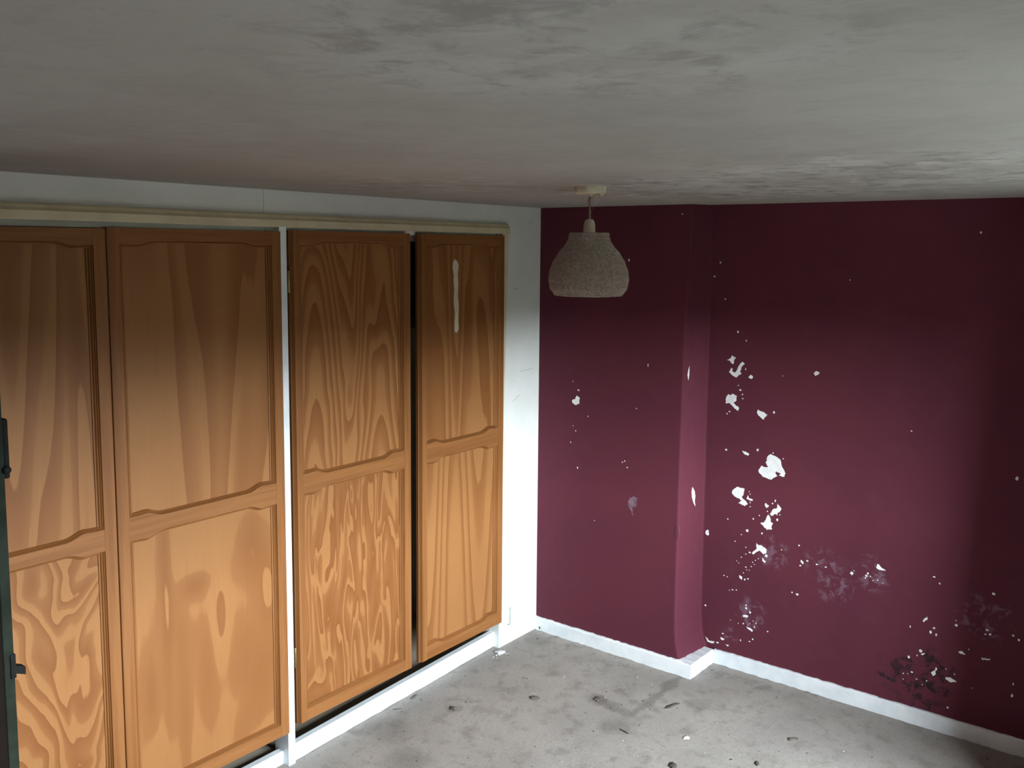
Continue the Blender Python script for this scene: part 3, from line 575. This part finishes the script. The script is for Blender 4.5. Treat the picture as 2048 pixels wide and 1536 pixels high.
wire = mat_paint('tarnished_wire', (0.30,0.28,0.25), (0.16,0.14,0.12), 0.35, 80); wire.node_tree.nodes['Principled BSDF'].inputs['Metallic'].default_value = 0.8
tr = obj('top_ring', bm, wire, shade)
bm = bmesh.new(); torus(bm, 0.1060, 0.0018, PROF[-1][0]-0.002); obj('bottom_ring', bm, wire, shade)
bm = bmesh.new()
for q in range(3):
    a = q*2.094+0.4; tube(bm, [(0.018*math.cos(a),0.018*math.sin(a),-0.154),(0.06*math.cos(a),0.06*math.sin(a),PROF[0][0]+0.002)], 0.0013, 5)
torus(bm, 0.0205, 0.0015, -0.154, 24); obj('gimbal', bm, wire, shade)
# rows of beads following the profile
arc = [0.0]
for (a, r), (b, s) in zip(PROF, PROF[1:]): arc.append(arc[-1]+math.hypot(a-b, r-s))
def at_arc(s):
    for i in range(len(arc)-1):
        if s <= arc[i+1] or i == len(arc)-2:
            t = (s-arc[i])/(arc[i+1]-arc[i]); return PROF[i][0]+(PROF[i+1][0]-PROF[i][0])*t, PROF[i][1]+(PROF[i+1][1]-PROF[i][1])*t
tmp = bmesh.new(); bmesh.ops.create_icosphere(tmp, subdivisions=1, radius=1.0)
bv = [v.co.copy() for v in tmp.verts]; bf = [[v.index for v in f.verts] for f in tmp.faces]; tmp.free()
V, Fc = [], []
BD = 0.0052; rows = int(arc[-1]/BD)
for i in range(rows+1):
    zc, rc = at_arc(arc[-1]*i/rows); n = int(2*math.pi*rc/BD)
    for j in range(n):
        a = 2*math.pi*(j+0.5*(i%2))/n; rr = 0.0030*random.uniform(0.88,1.1); ro = rc+random.uniform(-0.0008,0.0008)
        rot = Matrix.Rotation(random.random()*6.28, 3, 'Z') @ Matrix.Rotation(random.random()*6.28, 3, 'X')
        b0 = len(V); c = Vector((ro*math.cos(a), ro*math.sin(a), zc))
        V += [tuple(c + (rot @ q)*rr) for q in bv]; Fc += [[b0+x for x in f] for f in bf]
me = bpy.data.meshes.new('beads'); me.from_pydata(V, [], Fc); me.materials.append(M['bead'])
bo = bpy.data.objects.new('beads', me); COL.objects.link(bo); bo.parent = shade; bo['kind'] = 'stuff'

# ---------------------------------------------------------------- bits on the carpet
def twig(a, b, r, label):
    n = 7; pts = []
    for i in range(n):
        t = i/(n-1); pts.append((a[0]+(b[0]-a[0])*t+random.uniform(-1,1)*0.0012, a[1]+(b[1]-a[1])*t+random.uniform(-1,1)*0.0012, r*0.9))
    bm = bmesh.new(); tube(bm, pts, r, 6, [0.6,0.9,1,1,0.95,0.8,0.5])
    tag(obj('twig', bm, M['twig'], None, True), label, 'twig', 'twigs on the carpet')
def clump(x, y, rx, ry, h, ang, label, mat='fluff', name='fluff_clump', cat='fluff'):
    bm = bmesh.new(); bmesh.ops.create_icosphere(bm, subdivisions=3, radius=1.0)
    s0 = random.random()*10
    for v in bm.verts:
        d = v.co.normalized(); q = 1 + 0.35*math.sin(4.1*d.x+s0)*math.sin(3.3*d.y+2*s0) + 0.22*math.sin(9*d.x-s0)*math.cos(8*d.y+s0) + random.uniform(-0.10,0.10)
        v.co = Vector((d.x*rx*q, d.y*ry*q, (d.z*0.5+0.42)*h))
    o = obj(name, bm, M[mat], None, True); o.location = (x, y, 0); o.rotation_euler.z = ang
    tag(o, label, cat, 'dirt on the carpet'); return o
twig((0.844,-0.563), (0.891,-0.573), 0.0028, 'thin dark straight twig at the foot of the carpet crease')
twig((0.025,-0.91), (0.014,-0.863), 0.0026, 'short dark twig beside the kick board under the ajar doors')
twig((0.028,-1.02), (0.05,-0.991), 0.0014, 'hair-thin pale brown twig against the kick board')
clump(0.428, -0.569, 0.020, 0.011, 0.008, 0.5, 'ragged brown fluff clump in the middle of the carpet')
clump(0.22, -0.856, 0.016, 0.013, 0.008, 0.2, 'round dark fluff clump in a smeared stain')
clump(0.918, -0.259, 0.040, 0.008, 0.006, 1.27, 'long curled dry leaf scrap in front of the chimney breast corner', 'twig', 'leaf_scrap', 'leaf')
clump(0.644, -0.411, 0.015, 0.016, 0.006, 0.7, 'reddish brown mud crumb beside the carpet crease', 'fluff', 'mud_crumb', 'mud')
clump(1.414, -0.20, 0.022, 0.010, 0.006, 0.9, 'flat dark fluff clump out on the pale carpet by the alcove')
clump(1.136, -0.664, 0.012, 0.018, 0.009, 0.6, 'lumpy black grit piece on the pale carpet', 'twig', 'grit_piece', 'grit')
clump(1.373, -0.453, 0.007, 0.013, 0.006, 0.5, 'small black grit piece on the pale carpet', 'twig', 'grit_piece', 'grit')
clump(1.082, -0.453, 0.012, 0.014, 0.004, 0.2, 'white paint flake lying on the carpet', 'chip', 'paint_flake', 'flake')
clump(0.040, -0.325, 0.022, 0.018, 0.012, 0.6, 'grey plaster rubble heap at the end of the kick board', 'chip', 'plaster_rubble', 'rubble')
bm = bmesh.new(); rnd = random.Random(4)
for _ in range(150):
    x, y = rnd.uniform(0.06,2.1), rnd.uniform(-1.5,0.19)
    if y > -0.02 and x < 0.89: continue
    r = rnd.uniform(0.001,0.003)*(1.5 if rnd.random() < 0.1 else 1)
    tmp_v = bmesh.ops.create_icosphere(bm, subdivisions=1, radius=r)['verts']
    a = rnd.random()*3; e = rnd.uniform(1,2.2)
    for v in tmp_v:
        px, py = v.co.x*e, v.co.y; v.co = Vector((x+px*math.cos(a)-py*math.sin(a), y+px*math.sin(a)+py*math.cos(a), max(0, v.co.z*0.6+r*0.3)))
o = obj('carpet_crumbs', bm, M['twig']); tag(o, 'tiny dark crumbs and grit scattered over the carpet', 'crumbs', kind='stuff')
bm = bmesh.new()
for i in range(70):
    if i < 22: x, y = 0.02+abs(rnd.gauss(0,0.03)), -0.33+rnd.gauss(0,0.03)
    else: x, y = rnd.uniform(0.1,2.1), rnd.uniform(-1.4,-0.03)
    r = rnd.uniform(0.001,0.003)*(1.4 if i < 22 else 1)
    for v in bmesh.ops.create_icosphere(bm, subdivisions=1, radius=r)['verts']: v.co = Vector((x+v.co.x, y+v.co.y, max(0, v.co.z*0.6+r*0.3)))
o = obj('plaster_crumbs', bm, M['chip']); tag(o, 'tiny white plaster crumbs scattered over the carpet', 'crumbs', kind='stuff')
